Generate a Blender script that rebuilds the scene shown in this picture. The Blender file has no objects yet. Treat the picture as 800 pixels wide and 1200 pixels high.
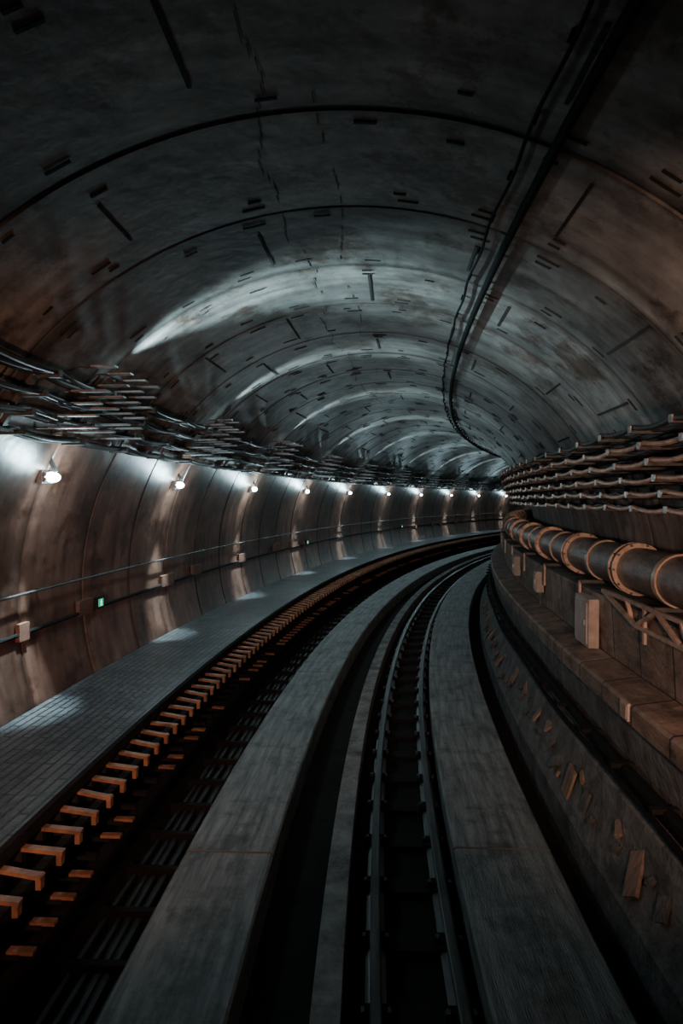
import bpy, math, random
from mathutils import Vector
random.seed(4)
R=72.6
CU,CZ,RT=-0.1,1.5,3.05      # tunnel section centre (lateral, height) and radius
S0,S1=-7.2,64.8
def P(s,u,z):
    a=s/R
    return Vector((R-(R-u)*math.cos(a),(R-u)*math.sin(a),z))
def frame(s):
    a=s/R
    return Vector((math.sin(a),math.cos(a),0)),Vector((math.cos(a),-math.sin(a),0))
def wallu(z,side,inset=0):
    r=RT-inset
    return CU+side*math.sqrt(max(0.0,r*r-(z-CZ)**2))
# ---------------- materials
def mat(name,c1,c2=None,rough=.6,scale=(1,1,1),nscale=3,metal=0,bump=.0,uv=True,spec=.5,bscale=20,detail=6,ring=False,lo=.35,hi=.7,brick=None,stain=False):
    m=bpy.data.materials.new(name); m.use_nodes=True
    nt=m.node_tree; N=nt.nodes; L=nt.links; b=N['Principled BSDF']
    b.inputs['Roughness'].default_value=rough; b.inputs['Metallic'].default_value=metal
    b.inputs['Specular IOR Level'].default_value=spec
    if c2 is None: c2=[c*.6 for c in c1]
    tc=N.new('ShaderNodeTexCoord'); mp=N.new('ShaderNodeMapping')
    mp.inputs['Scale'].default_value=scale
    L.new(tc.outputs['UV' if uv else 'Object'],mp.inputs['Vector'])
    n=N.new('ShaderNodeTexNoise'); n.inputs['Scale'].default_value=nscale; n.inputs['Detail'].default_value=detail; n.inputs['Roughness'].default_value=.65
    L.new(mp.outputs[0],n.inputs['Vector'])
    cr=N.new('ShaderNodeValToRGB'); cr.color_ramp.elements[0].position=lo; cr.color_ramp.elements[1].position=hi
    cr.color_ramp.elements[0].color=(*c2,1); cr.color_ramp.elements[1].color=(*c1,1)
    L.new(n.outputs['Fac'],cr.inputs[0]); col=cr.outputs[0]
    def mul(a,bv,fac=1):
        x=N.new('ShaderNodeMix'); x.data_type='RGBA'; x.blend_type='MULTIPLY'; x.inputs[0].default_value=fac
        L.new(a,x.inputs[6]); L.new(bv,x.inputs[7]); return x.outputs[2]
    def blot(sc,p0,p1,c,fac):
        n4=N.new('ShaderNodeTexNoise'); n4.inputs['Scale'].default_value=sc; n4.inputs['Detail'].default_value=8; n4.inputs['Roughness'].default_value=.75; L.new(tc.outputs['UV'],n4.inputs['Vector'])
        r4=N.new('ShaderNodeValToRGB'); r4.color_ramp.elements[0].position=p0; r4.color_ramp.elements[1].position=p1
        r4.color_ramp.elements[0].color=(1,1,1,1); r4.color_ramp.elements[1].color=(*c,1)
        L.new(n4.outputs['Fac'],r4.inputs[0]); return mul(col,r4.outputs[0],fac),n4
    if stain:
        col,_=blot(2.6,.5,.62,(.4,.38,.36),.9)
    if ring:
        sp=N.new('ShaderNodeSeparateXYZ'); L.new(tc.outputs['UV'],sp.inputs[0])
        d=N.new('ShaderNodeMath'); d.operation='DIVIDE'; d.inputs[1].default_value=1.2; L.new(sp.outputs[0],d.inputs[0])
        f=N.new('ShaderNodeMath'); f.operation='FLOOR'; L.new(d.outputs[0],f.inputs[0])
        w=N.new('ShaderNodeTexWhiteNoise'); w.noise_dimensions='1D'; L.new(f.outputs[0],w.inputs['W'])
        mr=N.new('ShaderNodeMapRange'); mr.inputs[3].default_value=.5; mr.inputs[4].default_value=1.1; L.new(w.outputs['Value'],mr.inputs[0])
        col=mul(col,mr.outputs[0])
        # darker band along each ring joint
        fr=N.new('ShaderNodeMath'); fr.operation='FRACT'; L.new(d.outputs[0],fr.inputs[0])
        pp=N.new('ShaderNodeMath'); pp.operation='PINGPONG'; pp.inputs[1].default_value=.5; L.new(fr.outputs[0],pp.inputs[0])
        gr=N.new('ShaderNodeMapRange'); gr.inputs[1].default_value=.01; gr.inputs[2].default_value=.07; gr.inputs[3].default_value=.45; gr.inputs[4].default_value=1; L.new(pp.outputs[0],gr.inputs[0])
        col=mul(col,gr.outputs[0])
        mp2=N.new('ShaderNodeMapping'); mp2.inputs['Scale'].default_value=(5,.35,1); L.new(tc.outputs['UV'],mp2.inputs[0])
        n2=N.new('ShaderNodeTexNoise'); n2.inputs['Scale'].default_value=1.2; n2.inputs['Detail'].default_value=5; L.new(mp2.outputs[0],n2.inputs['Vector'])
        r2=N.new('ShaderNodeValToRGB'); r2.color_ramp.elements[0].position=.3; r2.color_ramp.elements[1].position=.62
        r2.color_ramp.elements[0].color=(.4,.31,.26,1); r2.color_ramp.elements[1].color=(1,1,1,1)
        L.new(n2.outputs['Fac'],r2.inputs[0]); col=mul(col,r2.outputs[0],.9)
        col,n4=blot(1.3,.5,.6,(.38,.27,.21),.95)
        rr=N.new('ShaderNodeMapRange'); rr.inputs[3].default_value=rough-.06; rr.inputs[4].default_value=rough+.16
        L.new(n4.outputs['Fac'],rr.inputs[0]); L.new(rr.outputs[0],b.inputs['Roughness'])
    if brick:
        bt=N.new('ShaderNodeTexBrick'); L.new(tc.outputs['UV'],bt.inputs['Vector'])
        bt.inputs['Scale'].default_value=1; bt.inputs['Brick Width'].default_value=brick[0]; bt.inputs['Row Height'].default_value=brick[1]
        bt.inputs['Mortar Size'].default_value=brick[2]; bt.inputs['Color1'].default_value=(1,1,1,1); bt.inputs['Color2'].default_value=(.7,.7,.7,1); bt.inputs['Mortar'].default_value=(.12,.12,.12,1)
        col=mul(col,bt.outputs['Color'])
    L.new(col,b.inputs['Base Color'])
    if bump:
        n3=N.new('ShaderNodeTexNoise'); n3.inputs['Scale'].default_value=bscale; n3.inputs['Detail'].default_value=5
        L.new(mp.outputs[0],n3.inputs['Vector'])
        bp=N.new('ShaderNodeBump'); bp.inputs['Strength'].default_value=bump; bp.inputs['Distance'].default_value=.02
        L.new(n3.outputs['Fac'],bp.inputs['Height']); L.new(bp.outputs[0],b.inputs['Normal'])
    return m
def emat(name,c,st):
    m=bpy.data.materials.new(name); m.use_nodes=True; b=m.node_tree.nodes['Principled BSDF']
    b.inputs['Base Color'].default_value=(*c,1); b.inputs['Emission Color'].default_value=(*c,1); b.inputs['Emission Strength'].default_value=st
    return m
M_ceil=mat('lining_concrete',(.42,.41,.39),(.16,.152,.145),rough=.36,nscale=2.2,bump=.3,bscale=9,ring=True,spec=.6)
M_wl=mat('lining_brown_concrete',(.38,.20,.148),(.15,.077,.055),rough=.28,nscale=2.2,bump=.25,bscale=7,ring=True,spec=.95)
M_wr=mat('lining_right_concrete',(.42,.30,.24),(.18,.12,.10),rough=.45,nscale=1.8,bump=.25,bscale=7,ring=True)
M_floor=mat('floor_dark_concrete',(.022,.022,.022),(.01,.01,.01),rough=.9,nscale=4,bump=.6,spec=.2)
M_pad=mat('running_pad_concrete',(.40,.44,.44),(.11,.13,.132),rough=.5,scale=(1,12,1),nscale=1.4,bump=.5,bscale=12,stain=True)
M_slab=mat('slab_concrete',(.44,.46,.46),(.15,.16,.16),rough=.7,nscale=4,bump=.5,stain=True)
M_walk=mat('walkway_tiles',(.16,.165,.17),(.06,.06,.065),rough=.42,nscale=3,bump=.3,brick=(.5,.075,.011),stain=True)
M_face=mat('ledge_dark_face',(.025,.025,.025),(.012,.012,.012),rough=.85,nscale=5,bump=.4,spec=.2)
M_ledge=mat('ledge_concrete',(.44,.31,.245),(.14,.095,.075),rough=.6,nscale=3,scale=(1,2,1),bump=.5,brick=(.62,5,.012),stain=True)
M_bench=mat('bench_concrete',(.20,.20,.195),(.05,.05,.05),rough=.7,nscale=4,bump=.8)
M_rust=mat('rusty_bracket',(.52,.26,.15),(.2,.10,.055),rough=.55,nscale=9,metal=.2,uv=False,bump=.2)
M_rail=mat('rail_steel',(.16,.165,.17),(.05,.05,.05),rough=.38,metal=.6,nscale=6,scale=(.3,3,1))
M_railf=mat('rail_foot',(.02,.018,.017),(.01,.009,.008),rough=.85,nscale=8,spec=.2)
M_cable=mat('cable_sheath',(.03,.028,.027),(.014,.014,.014),rough=.5,nscale=8)
M_black=mat('black_rubber',(.012,.012,.012),(.006,.006,.006),rough=.8,nscale=8,spec=.15)
M_cable_hl=mat('cable_sheath_highlight',(.72,.43,.30),(.28,.17,.12),rough=.4,nscale=5)  # warm highlight on the outer right-hand cables, put into their colour
M_steel=mat('galvanised_steel',(.5,.53,.54),(.26,.27,.28),rough=.35,metal=.6,nscale=10,uv=False)
M_dsteel=mat('dark_steel',(.12,.12,.12),(.05,.05,.05),rough=.5,metal=.5,nscale=10,uv=False)
M_pipe=mat('pipe_paint',(.27,.20,.175),(.065,.05,.045),rough=.38,nscale=3,scale=(2,4,1),metal=.2,bump=.35)
M_flange=mat('pipe_clamp',(.66,.50,.41),(.32,.22,.17),rough=.42,nscale=8,uv=False,metal=.3)
M_pocket=mat('pocket_dark',(.025,.025,.025),(.01,.01,.01),rough=.9,nscale=8,uv=False)
M_white=mat('cabinet_paint',(.62,.55,.51),(.36,.3,.27),rough=.5,nscale=5,uv=False)
M_wood=mat('timber',(.34,.24,.18),(.14,.10,.08),rough=.8,nscale=6,uv=False,scale=(1,6,1))
M_block=mat('rust_red_block',(.24,.11,.075),(.12,.055,.04),rough=.7,nscale=6,uv=False)
M_lens=emat('lamp_lens',(.75,.95,1),30)
M_green=emat('green_sign',(.02,.7,.3),.5)
M_figure=emat('sign_figure',(.8,1,.9),1.0)
# ---------------- mesh builder
class MB:
    def __init__(s): s.v=[];s.f=[];s.uv=[];s.mi=[];s.mats=[]
    def m(s,mt):
        if mt not in s.mats: s.mats.append(mt)
        return s.mats.index(mt)
    def grid(s,rows,uvs,mt,closed=False,caps=False):
        mi=s.m(mt); b=len(s.v); n=len(rows[0])
        for r in rows: s.v+= [tuple(p) for p in r]
        for i in range(len(rows)-1):
            for j in range(n if closed else n-1):
                k=(j+1)%n
                s.f.append((b+i*n+j,b+(i+1)*n+j,b+(i+1)*n+k,b+i*n+k))
                ja=j; jb=j+1
                s.uv.append([(uvs[0][i],uvs[1][ja]),(uvs[0][i+1],uvs[1][ja]),(uvs[0][i+1],uvs[1][jb]),(uvs[0][i],uvs[1][jb])]); s.mi.append(mi)
        if caps:
            s.f.append(tuple(b+j for j in range(n))); s.uv.append([(0,0)]*n); s.mi.append(mi)
            o=b+(len(rows)-1)*n
            s.f.append(tuple(o+n-1-j for j in range(n))); s.uv.append([(0,0)]*n); s.mi.append(mi)
    def sweep(s,prof,s0,s1,mt,ds=.5,closed=False):
        n=max(1,int(round((s1-s0)/ds))); ss=[s0+(s1-s0)*i/n for i in range(n+1)]
        vv=[0]
        pr=prof+[prof[0]] if closed else prof
        for a,b in zip(pr,pr[1:]): vv.append(vv[-1]+math.hypot(b[0]-a[0],b[1]-a[1]))
        s.grid([[P(x,u,z) for u,z in prof] for x in ss],(ss,vv),mt,closed,closed)
    def tube(s,path,s0,s1,r,mt,ds=.3,n=8):
        k=max(1,int(round((s1-s0)/ds))); ss=[s0+(s1-s0)*i/k for i in range(k+1)]
        rows=[]
        for x in ss:
            u,z=path(x); rows.append([P(x,u+r*math.cos(2*math.pi*j/n),z+r*math.sin(2*math.pi*j/n)) for j in range(n)])
        s.grid(rows,(ss,[2*math.pi*r*j/n for j in range(n+1)]),mt,True,True)
    def box(s,x,u,z,lx,lu,lz,mt,tilt=0,yaw=0):
        mi=s.m(mt); T,Nn=frame(x); c=P(x,u,z); b=len(s.v)
        Z=Vector((0,0,1)); A=Nn*math.cos(tilt)+Z*math.sin(tilt); B=-Nn*math.sin(tilt)+Z*math.cos(tilt)
        if yaw:
            T,A=T*math.cos(yaw)+A*math.sin(yaw),A*math.cos(yaw)-T*math.sin(yaw)
        for i in (-1,1):
            for j in (-1,1):
                for k in (-1,1): s.v.append(tuple(c+T*(i*lx/2)+A*(j*lu/2)+B*(k*lz/2)))
        for q in ((0,1,3,2),(4,6,7,5),(0,4,5,1),(2,3,7,6),(0,2,6,4),(1,5,7,3)):
            s.f.append(tuple(b+i for i in q)); s.uv.append([(0,0),(.3,0),(.3,.3),(0,.3)]); s.mi.append(mi)
    def bar(s,p,q,w,mt):
        a=P(*p); c=P(*q); d=(c-a).normalized(); up=Vector((0,0,1))
        x=d.cross(up); x=x.normalized() if x.length>.01 else Vector((1,0,0)); y=d.cross(x)
        mi=s.m(mt); b=len(s.v)
        for e in (a,c):
            for i,j in ((-1,-1),(1,-1),(1,1),(-1,1)): s.v.append(tuple(e+x*(i*w/2)+y*(j*w/2)))
        for f in ((0,1,2,3),(7,6,5,4),(0,4,5,1),(1,5,6,2),(2,6,7,3),(3,7,4,0)):
            s.f.append(tuple(b+k for k in f)); s.uv.append([(0,0),(.3,0),(.3,.3),(0,.3)]); s.mi.append(mi)
    def ell(s,x,u,z,rx,ru,rz,mt,n=16,m=10):
        T,Nn=frame(x); c=P(x,u,z); rows=[]
        for i in range(m+1):
            ph=-math.pi/2+math.pi*i/m
            rows.append([c+T*(rx*math.cos(ph)*math.cos(2*math.pi*j/n))+Vector((0,0,1))*(rz*math.cos(ph)*math.sin(2*math.pi*j/n))+Nn*(ru*math.sin(ph)) for j in range(n)])
        s.grid(rows,([0]*(m+1),[0]*(n+1)),mt,True,False)
    def cyl(s,x,u,z,r,l,mt,n=20):
        s.tube(lambda q:(u,z),x-l/2,x+l/2,r,mt,ds=l,n=n)
    def build(s,name,parent=None,smooth=True,angle=35):
        me=bpy.data.meshes.new(name); me.from_pydata(s.v,[],s.f)
        for m_ in s.mats: me.materials.append(m_)
        uvl=me.uv_layers.new(name='UVMap'); i=0
        for fi,p in enumerate(me.polygons):
            p.material_index=s.mi[fi]; p.use_smooth=smooth
            for q in s.uv[fi]: uvl.data[i].uv=q; i+=1
        me.update()
        if smooth: me.set_sharp_from_angle(angle=math.radians(angle))
        o=bpy.data.objects.new(name,me); bpy.context.collection.objects.link(o)
        if parent: o.parent=parent
        return o
def empty(name,loc=(0,0,0)):
    e=bpy.data.objects.new(name,None); bpy.context.collection.objects.link(e); return e
D=math.radians
# ---------------- lining
RW=1.2
def lining(name,a0,a1,mt,nd):
    rnd=random.Random(7)
    mb=MB(); st=[]; x=S0
    while x<S1-.01:
        g0=rnd.uniform(-.004,.003); g1=rnd.uniform(-.004,.003)
        st+=[(x,.012),(x+.028,.012),(x+.038,g0),(x+.3,g0*.75+g1*.25),(x+.6,g0*.5+g1*.5),(x+.9,g0*.25+g1*.75),(x+1.190,g1)]; x+=RW
    st.append((S1,.012))
    A=[a0+(a1-a0)*i/nd for i in range(nd+1)]
    rows=[[P(s,CU+(RT+g)*math.cos(a),CZ+(RT+g)*math.sin(a)) for a in A] for s,g in st]
    mb.grid(rows,([s for s,g in st],[a*RT for a in A]),mt)
    return mb.build(name,angle=25)
wr=lining('wall_right',D(-45),D(28),M_wr,36)
ce=lining('ceiling',D(28),D(148),M_ceil,64)
wl=lining('wall_left',D(148),D(225),M_wl,40)
def arcbox(m,s,a,ls,la,mt,th=.006):
    u=CU+(RT-.006)*math.cos(a); z=CZ+(RT-.006)*math.sin(a)
    m.box(s,u,z,ls,la,th,mt,tilt=a-math.pi/2)
mb=MB(); x=S0;k=0
while x<44:
    off=(k%2)*5
    for deg in list(range(32,147,10)):
        for ds in (-.22,-.12,.14,.24):
            if random.random()<.55:
                arcbox(mb,x+ds,D(deg+off+random.uniform(-1,1)),.022,random.uniform(.07,.18),M_pocket)
    for deg in ((36,62,88,116,140) if k%2 else (48,70,104,124)):
        if random.random()<.85: arcbox(mb,x+.6+random.uniform(-.1,.1),D(deg+random.uniform(-2,2)),random.uniform(.35,.9),.022,M_pocket)
    x+=RW;k+=1
mb.build('segment_joint_recesses',ce)
mb=MB(); x=-2
def crack(s): return D(97.5+1.0*math.sin(s*1.7)+.5*math.sin(s*5.1)+.3*math.sin(s*11))
while x<16:
    if random.random()<.8: arcbox(mb,x,crack(x),.10,.004,M_pocket,th=.003)
    if 3.5<x<12 and random.random()<.4: arcbox(mb,x,D(91+.8*math.sin(x*2.3)),.1,.004,M_pocket,th=.003)
    x+=.1
mb.build('crown_crack',ce)
# ---------------- floor
mb=MB(); mb.sweep([(-2.4,-.25),(2.4,-.25)],S0,S1,M_floor); mb.build('floor')
for (ua,ub,off,nm) in ((-1.22,-.59,4.75,'running_pad'),(.69,1.38,4.9,'running_pad')):
    mb=MB(); x=off-10
    while x<S1-5:
        mb.sweep([(ua,-.25),(ua,-.015),(ua+.015,0),(ub-.015,0),(ub,-.015),(ub,-.25)],x+.012,x+4.988,M_pad,closed=True); x+=5
    mb.build(nm,smooth=False)
mb=MB(); mb.sweep([(-.20,-.25),(-.20,-.06),(-.05,-.06),(-.05,-.25)],S0,S1,M_slab,closed=True)
mb.build('concrete_curb',smooth=False)
def rail(u,zb):
    mb=MB()
    pr=[(-.06,0),(.06,0),(.06,.012),(.012,.025),(.01,.09),(.032,.1),(.032,.132),(.022,.14),(-.022,.14),(-.032,.132),(-.032,.1),(-.01,.09),(-.012,.025),(-.06,.012)]
    mb.sweep([(u+a,zb+b) for a,b in pr],S0,S1,M_rail,closed=True)
    x=S0+.2
    while x<S1-.2:
        mb.box(x,u,zb+.015,.16,.16,.03,M_railf)
        for d in (-.07,.07): mb.cyl(x,u+d,zb+.04,.02,.04,M_rail,n=6)
        x+=.62
    mb.build('guide_rail',angle=30)
rail(.13,-.235); rail(.58,-.235)
mb=MB(); x=S0+.2
while x<50:
    mb.box(x,.355,-.23,.2,.28,.04,M_railf); x+=.62
mb.build('rail_sleepers',smooth=False)
# ---------------- left walkway
mb=MB()
mb.sweep([(-3.0,.6),(-1.92,.6)],S0,S1,M_walk)
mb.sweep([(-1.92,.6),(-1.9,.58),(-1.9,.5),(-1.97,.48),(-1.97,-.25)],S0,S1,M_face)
mb.build('walkway',smooth=False)
mb=MB(); x=0
while x<50:
    mb.box(x,-1.79,.47,.05,.24,.022,M_rust,tilt=-.12+random.uniform(-.05,.05),yaw=random.uniform(-.06,.06))
    mb.box(x,-1.69,.43,.045,.03,.08,M_rust)
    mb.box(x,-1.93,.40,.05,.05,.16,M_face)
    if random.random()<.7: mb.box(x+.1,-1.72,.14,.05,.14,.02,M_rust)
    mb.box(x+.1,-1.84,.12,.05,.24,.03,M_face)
    x+=.24
mb.sweep([(-1.80,.33),(-1.80,.42),(-1.74,.42),(-1.74,.33)],-3,55,M_face,closed=True)
mb.sweep([(-1.76,.05),(-1.76,.1),(-1.66,.1),(-1.66,.05)],-3,55,M_railf,closed=True)
mb.build('cable_ladder',smooth=False)
mb=MB()
for i in range(5):
    u=-1.6+i*.075; mb.tube(lambda s,u=u,i=i:(u+.012*math.sin(s*1.3+i*2),-.21),S0,S1,.03,M_cable,ds=.5)
x=S0
while x<45: mb.box(x,-1.45,-.2,.05,.42,.1,M_railf); x+=.5
mb.build('trackside_cables')
# ---------------- handrail and conduit on left wall
mb=MB(); zu=1.64; uu=wallu(zu,-1,.07)
mb.tube(lambda s:(uu,zu),S0,S1,.012,M_dsteel,ds=.6)
x=S0+.3
while x<S1: mb.box(x,uu-.035,zu,.025,.07,.025,M_dsteel); x+=1.2
mb.build('handrail')
mb=MB(); zu2=1.27; u2=wallu(zu2,-1,.03)
mb.tube(lambda s:(u2,zu2),S0,S1,.02,M_black,ds=.6)
x=S0
while x<40:
    if random.random()<.5: mb.box(x,u2+.0,zu2+random.uniform(-.04,.12),random.uniform(.15,.5),.04,.16,M_block)
    x+=1.2
mb.build('wall_conduit')
# ---------------- cable racks
def rack(name,side,zs,armlen,cab,s0,s1,pitch,bright):
    mb=MB(); x=s0
    while x<s1:
        for a,b in zip(zs,zs[1:]):
            ua,ub=wallu(a,side,.03),wallu(b,side,.03)
            mb.box(x,(ua+ub)/2,(a+b)/2,.05,.04,math.hypot(ua-ub,a-b)+.03,M_dsteel,tilt=math.atan2(-(ub-ua),(b-a)))
        for z in zs:
            w=wallu(z,side,.02); mb.box(x,w-side*armlen/2,z-.02,.05,armlen,.022,M_dsteel)
            mb.box(x,w-side*armlen,z,.05,.012,.05,M_steel if bright else M_dsteel)
        x+=pitch
    for i,z in enumerate(zs):
        w=wallu(z,side,.02)
        for j in range(cab):
            u0=w-side*(.05+(armlen-.08)*j/max(1,cab-1)); r=random.uniform(.014,.024); ph=random.uniform(0,6)
            mt=M_cable
            if bright and j==cab-1 and i in (0,1,2,3,4): mt=M_cable_hl
            mb.tube(lambda s,u0=u0,z=z,ph=ph,r=r:(u0+.012*math.sin(s*1.1+ph),z+r-.008-.026*abs(math.sin(math.pi*(s-s0)/pitch))+.010*math.sin(s*2.3+ph)),s0,s1,r,mt,ds=pitch/6,n=7)
    mb.build(name)
rack('cable_rack',-1,[3.02,3.16,3.30,3.44],.20,3,-6,56,1.0,False)
rack('cable_rack',1,[2.42,2.54,2.66,2.78,2.90,3.02],.50,4,-6,40,.75,True)
lampS=[6.0,9.35,13.1,17.2,21.6,26.4,31,35.6,40,44.5,49,53]
mb=MB()
for x in [2.6]+lampS[:8]:
    for q in range(6):
        z=3.04+q*.10; l=.38-.03*q+random.uniform(-.03,.03)
        for d in (-.5,-.17,.17,.5):
            if random.random()<.8:
                w=wallu(z,-1,.0); mb.box(x+d,w+.16+l/2,z+.05,.08,l,.014,M_steel)
                mb.box(x+d,w+.12,z+.05,.03,.2,.01,M_dsteel)
mb.build('cable_tray_arms',smooth=False)
# ---------------- overhead cables
mb=MB(); aa=math.atan2(math.sqrt(RT**2-1.15**2),1.15)
def oc(a,ins): return (CU+(RT-ins)*math.cos(a),CZ+(RT-ins)*math.sin(a))
pth=oc(aa,.075); p2=oc(aa+.05,.045)
mb.tube(lambda s:pth,S0,S1,.028,M_black,ds=.5,n=10)
mb.tube(lambda s:(p2[0]+.01*math.sin(s*5.2),p2[1]-.012*abs(math.sin(s*2.6))),S0,S1,.011,M_black,ds=.1,n=6)
x=S0+.4
while x<S1:
    q=oc(aa,.035); mb.box(x,q[0],q[1],.04,.035,.07,M_black,tilt=aa-math.pi/2)
    q=oc(aa+.05,.022); mb.box(x,q[0],q[1],.03,.025,.045,M_black,tilt=aa-math.pi/2)
    x+=.6
mb.build('overhead_cable')
# ---------------- right side ledge
mb=MB()
mb.sweep([(2.95,1.66),(2.12,1.66)],S0,S1,M_bench)
mb.sweep([(2.12,1.66),(2.10,1.64),(2.13,1.16)],S0,S1,M_ledge)
mb.sweep([(2.13,1.16),(1.86,1.12),(1.84,1.10),(1.84,.98),(1.88,.96)],S0,S1,M_ledge)
mb.sweep([(1.88,.96),(1.92,.62),(1.76,.52),(1.70,.30),(1.62,.10),(1.60,.06),(1.60,-.25)],S0,S1,M_bench)
mb.build('service_ledge',smooth=False)
mb=MB()
mb.tube(lambda s:(1.82,.68+.01*math.sin(s)),S0,S1,.045,M_black,ds=.5,n=10)
mb.tube(lambda s:(1.76,.60+.02*math.sin(s*1.7)),S0,S1,.02,M_black,ds=.3)
x=S0
while x<40:
    mb.box(x,1.80,.70,.05,.16,.03,M_railf); x+=.7
mb.build('ledge_conduits')
mb=MB()
for i in range(60):
    s=2.8+i*.2+random.uniform(-.15,.15); l=random.uniform(.04,.16) if i%7 else random.uniform(.2,.32)
    t=random.uniform(0,1)
    mb.box(s,1.64+.09*t,.18+.22*t+.02,l*random.uniform(.3,.8),l,.022,M_wood if i%3==0 or i%7==0 else M_bench,tilt=random.uniform(.7,1.3),yaw=random.uniform(-1.2,1.2))
mb.build('timber_offcuts',smooth=False)
# ---------------- fire main pipe
pz,pu,pr=1.91,2.32,.185
pm=MB(); pm.tube(lambda s:(pu,pz),S0,44,pr,M_pipe,ds=.5,n=28)
x=-5.25+.7
while x<44:
    for d in (-.055,.055): pm.cyl(x+d,pu,pz,.222,.025,M_flange,n=28)
    pm.cyl(x,pu,pz,.20,.09,M_pipe,n=28)
    for k in range(10):
        a=k*math.pi/5; pm.cyl(x,pu+.21*math.cos(a),pz+.21*math.sin(a),.010,.17,M_dsteel,n=6)
    pm.cyl(x+.85,pu,pz,.198,.07,M_flange,n=28)
    q=x+.85
    pm.box(q,pu-.02,pz-.205,.07,.46,.03,M_dsteel)
    pm.box(q,pu-.25,pz-.33,.04,.02,.26,M_flange)
    x+=1.75
pm.build('fire_main_pipe',angle=30)
mb=MB()
for a,b in (((3.6,2.06,1.72),(6.0,2.06,1.72)),((3.6,2.06,1.56),(5.2,2.06,1.56)),((5.2,2.06,1.56),(6.0,2.06,1.72)),((4.0,2.06,1.72),(4.4,2.06,1.56)),((4.4,2.06,1.56),(4.8,2.06,1.72)),((4.8,2.06,1.72),(5.2,2.06,1.56)),((4.4,2.06,1.72),(4.4,2.12,1.5)),((5.4,2.06,1.72),(5.4,2.12,1.5))):
    mb.bar(a,b,.028,M_flange)
mb.build('bracket_rail',smooth=False)
for s,z,w_,h_ in ((6.5,1.38,.46,.44),(8.9,1.46,.22,.26),(11.2,1.45,.3,.3)):
    mb=MB(); mb.box(s,2.06,z,w_,.09,h_,M_white); mb.box(s,2.008,z,w_-.07,.012,h_-.07,M_white); mb.box(s-w_*.33,1.998,z,.025,.02,.05,M_steel)
    mb.bar((s,2.07,z-h_/2),(s,2.09,1.17),.025,M_dsteel); mb.build('junction_box',smooth=False)
mb=MB(); mb.box(4.75,1.835,1.06,.14,.02,.12,M_white); mb.box(4.75,1.822,1.06,.11,.008,.09,M_flange); mb.build('marker_plate',smooth=False)
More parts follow.
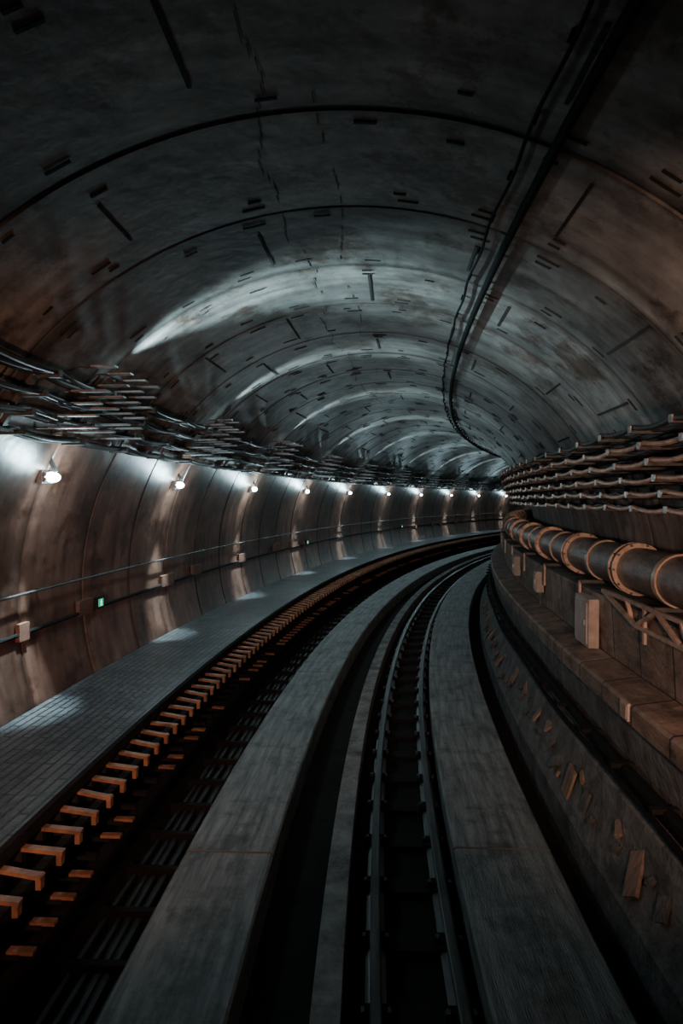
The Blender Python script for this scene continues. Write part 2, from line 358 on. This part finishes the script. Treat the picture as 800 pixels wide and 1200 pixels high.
# ---------------- lights
def spot(name,loc,tgt,en,ang,col,blend=.8,size=.1,parent=None):
    ld=bpy.data.lights.new(name,'SPOT'); ld.energy=en; ld.spot_size=D(ang); ld.spot_blend=blend; ld.color=col; ld.shadow_soft_size=size
    o=bpy.data.objects.new(name,ld); bpy.context.collection.objects.link(o); o.location=loc
    o.rotation_euler=(Vector(tgt)-Vector(loc)).to_track_quat('-Z','Y').to_euler(); o.parent=parent
COOL=(.62,.91,1)
def ringpt(s,deg): return P(s,CU+RT*math.cos(D(deg)),CZ+RT*math.sin(D(deg)))
for i,s in enumerate(lampS):
    e=empty('wall_lamp'); z=2.70; w=wallu(z,-1,0)
    mb=MB()
    mb.cyl(s,w+.03,z,.055,.19,M_steel,n=16)
    mb.box(s,w+.02,z,.22,.05,.11,M_steel)
    mb.box(s,w+.05,z+.2,.035,.03,.34,M_dsteel,tilt=.42)
    mb.build('housing',e)
    mb=MB(); mb.ell(s,w+.085,z,.105,.06,.048,M_lens); mb.build('lens',e)
    ld=bpy.data.lights.new('lamp_light','POINT'); ld.energy=26; ld.color=COOL; ld.shadow_soft_size=.07
    lo=bpy.data.objects.new('lamp_light',ld); bpy.context.collection.objects.link(lo); lo.location=P(s,w+.28,z-.04); lo.parent=e
    spot('down_light',P(s,w+.17,z-.02),P(s-.1,wallu(1.1,-1)+.12,1.1),560,34,COOL,.8,.03,e)
    spot('up_light',P(s,w+.17,z+.02),P(s,wallu(3.1,-1),3.1),16,60,COOL,.7,.03,e)
    zu=3.62; wu=wallu(zu,-1,0)
    e2=empty('added_arch_fill'); mb=MB()  # invented fitting; its spots are added to draw bright arches on the ceiling
    mb.cyl(s,wu+.06,zu-.02,.022,.22,M_dsteel,n=12); mb.box(s,wu+.03,zu-.05,.05,.06,.03,M_dsteel)
    mb.build('housing',e2)
    src=P(s,wu+.19,zu+.03)
    k=1.5 if i==0 else 1.25
    cone=64 if i==0 else 38; sh=.4 if i==0 else 0
    spot('arch_fill_graze',src,ringpt(s+sh*.4,119),105*k,cone,COOL,1,.04,e2)
    spot('arch_fill_mid',src,ringpt(s+sh,100),230*k,cone,COOL,1,.04,e2)
    spot('arch_fill_cross',src,ringpt(s+sh,74),300*k,cone,COOL,1,.04,e2)
    spot('tray_fill',P(s,wu+.5,zu+.2),P(s-.2,wu+.1,3.2),22,110,COOL,1,.05,e2)  # extra spot added only to brighten the tray arms
for s in (7.45,18,29):
    e=empty('exit_sign'); z=1.33; w=wallu(z,-1,.09)
    mb=MB(); mb.box(s,w-.02,z,.17,.05,.13,M_face); mb.build('case',e,smooth=False)
    mb=MB(); mb.box(s,w+.008,z,.12,.006,.085,M_green)
    mb.build('panel',e,smooth=False)
    mb=MB(); mb.box(s,w+.013,z+.027,.014,.004,.014,M_figure); mb.box(s,w+.013,z+.006,.012,.004,.03,M_figure); mb.box(s-.013,w+.013,z-.022,.009,.004,.03,M_figure); mb.box(s+.013,w+.013,z-.022,.009,.004,.03,M_figure); mb.box(s,w+.013,z+.01,.045,.004,.008,M_figure)
    mb.build('running_figure',e,smooth=False)
spot('train_headlight',P(-.3,.7,2.3),P(8,2.8,2.2),760,60,(1,.59,.41))
spot('train_headlight',P(-.3,-.9,2.2),P(9,-3.1,1.6),640,58,(1,.50,.33))
# ---------------- world & camera
w=bpy.data.worlds.new('world'); bpy.context.scene.world=w; w.use_nodes=True
w.node_tree.nodes['Background'].inputs[0].default_value=(.01,.013,.016,1); w.node_tree.nodes['Background'].inputs[1].default_value=.3
cd=bpy.data.cameras.new('camera'); co=bpy.data.objects.new('camera',cd); bpy.context.collection.objects.link(co)
co.location=(0,0,2.5); co.rotation_euler=(math.pi/2-.0187,0,-.01); cd.lens=24; cd.sensor_width=36; cd.clip_start=.05
bpy.context.scene.camera=co
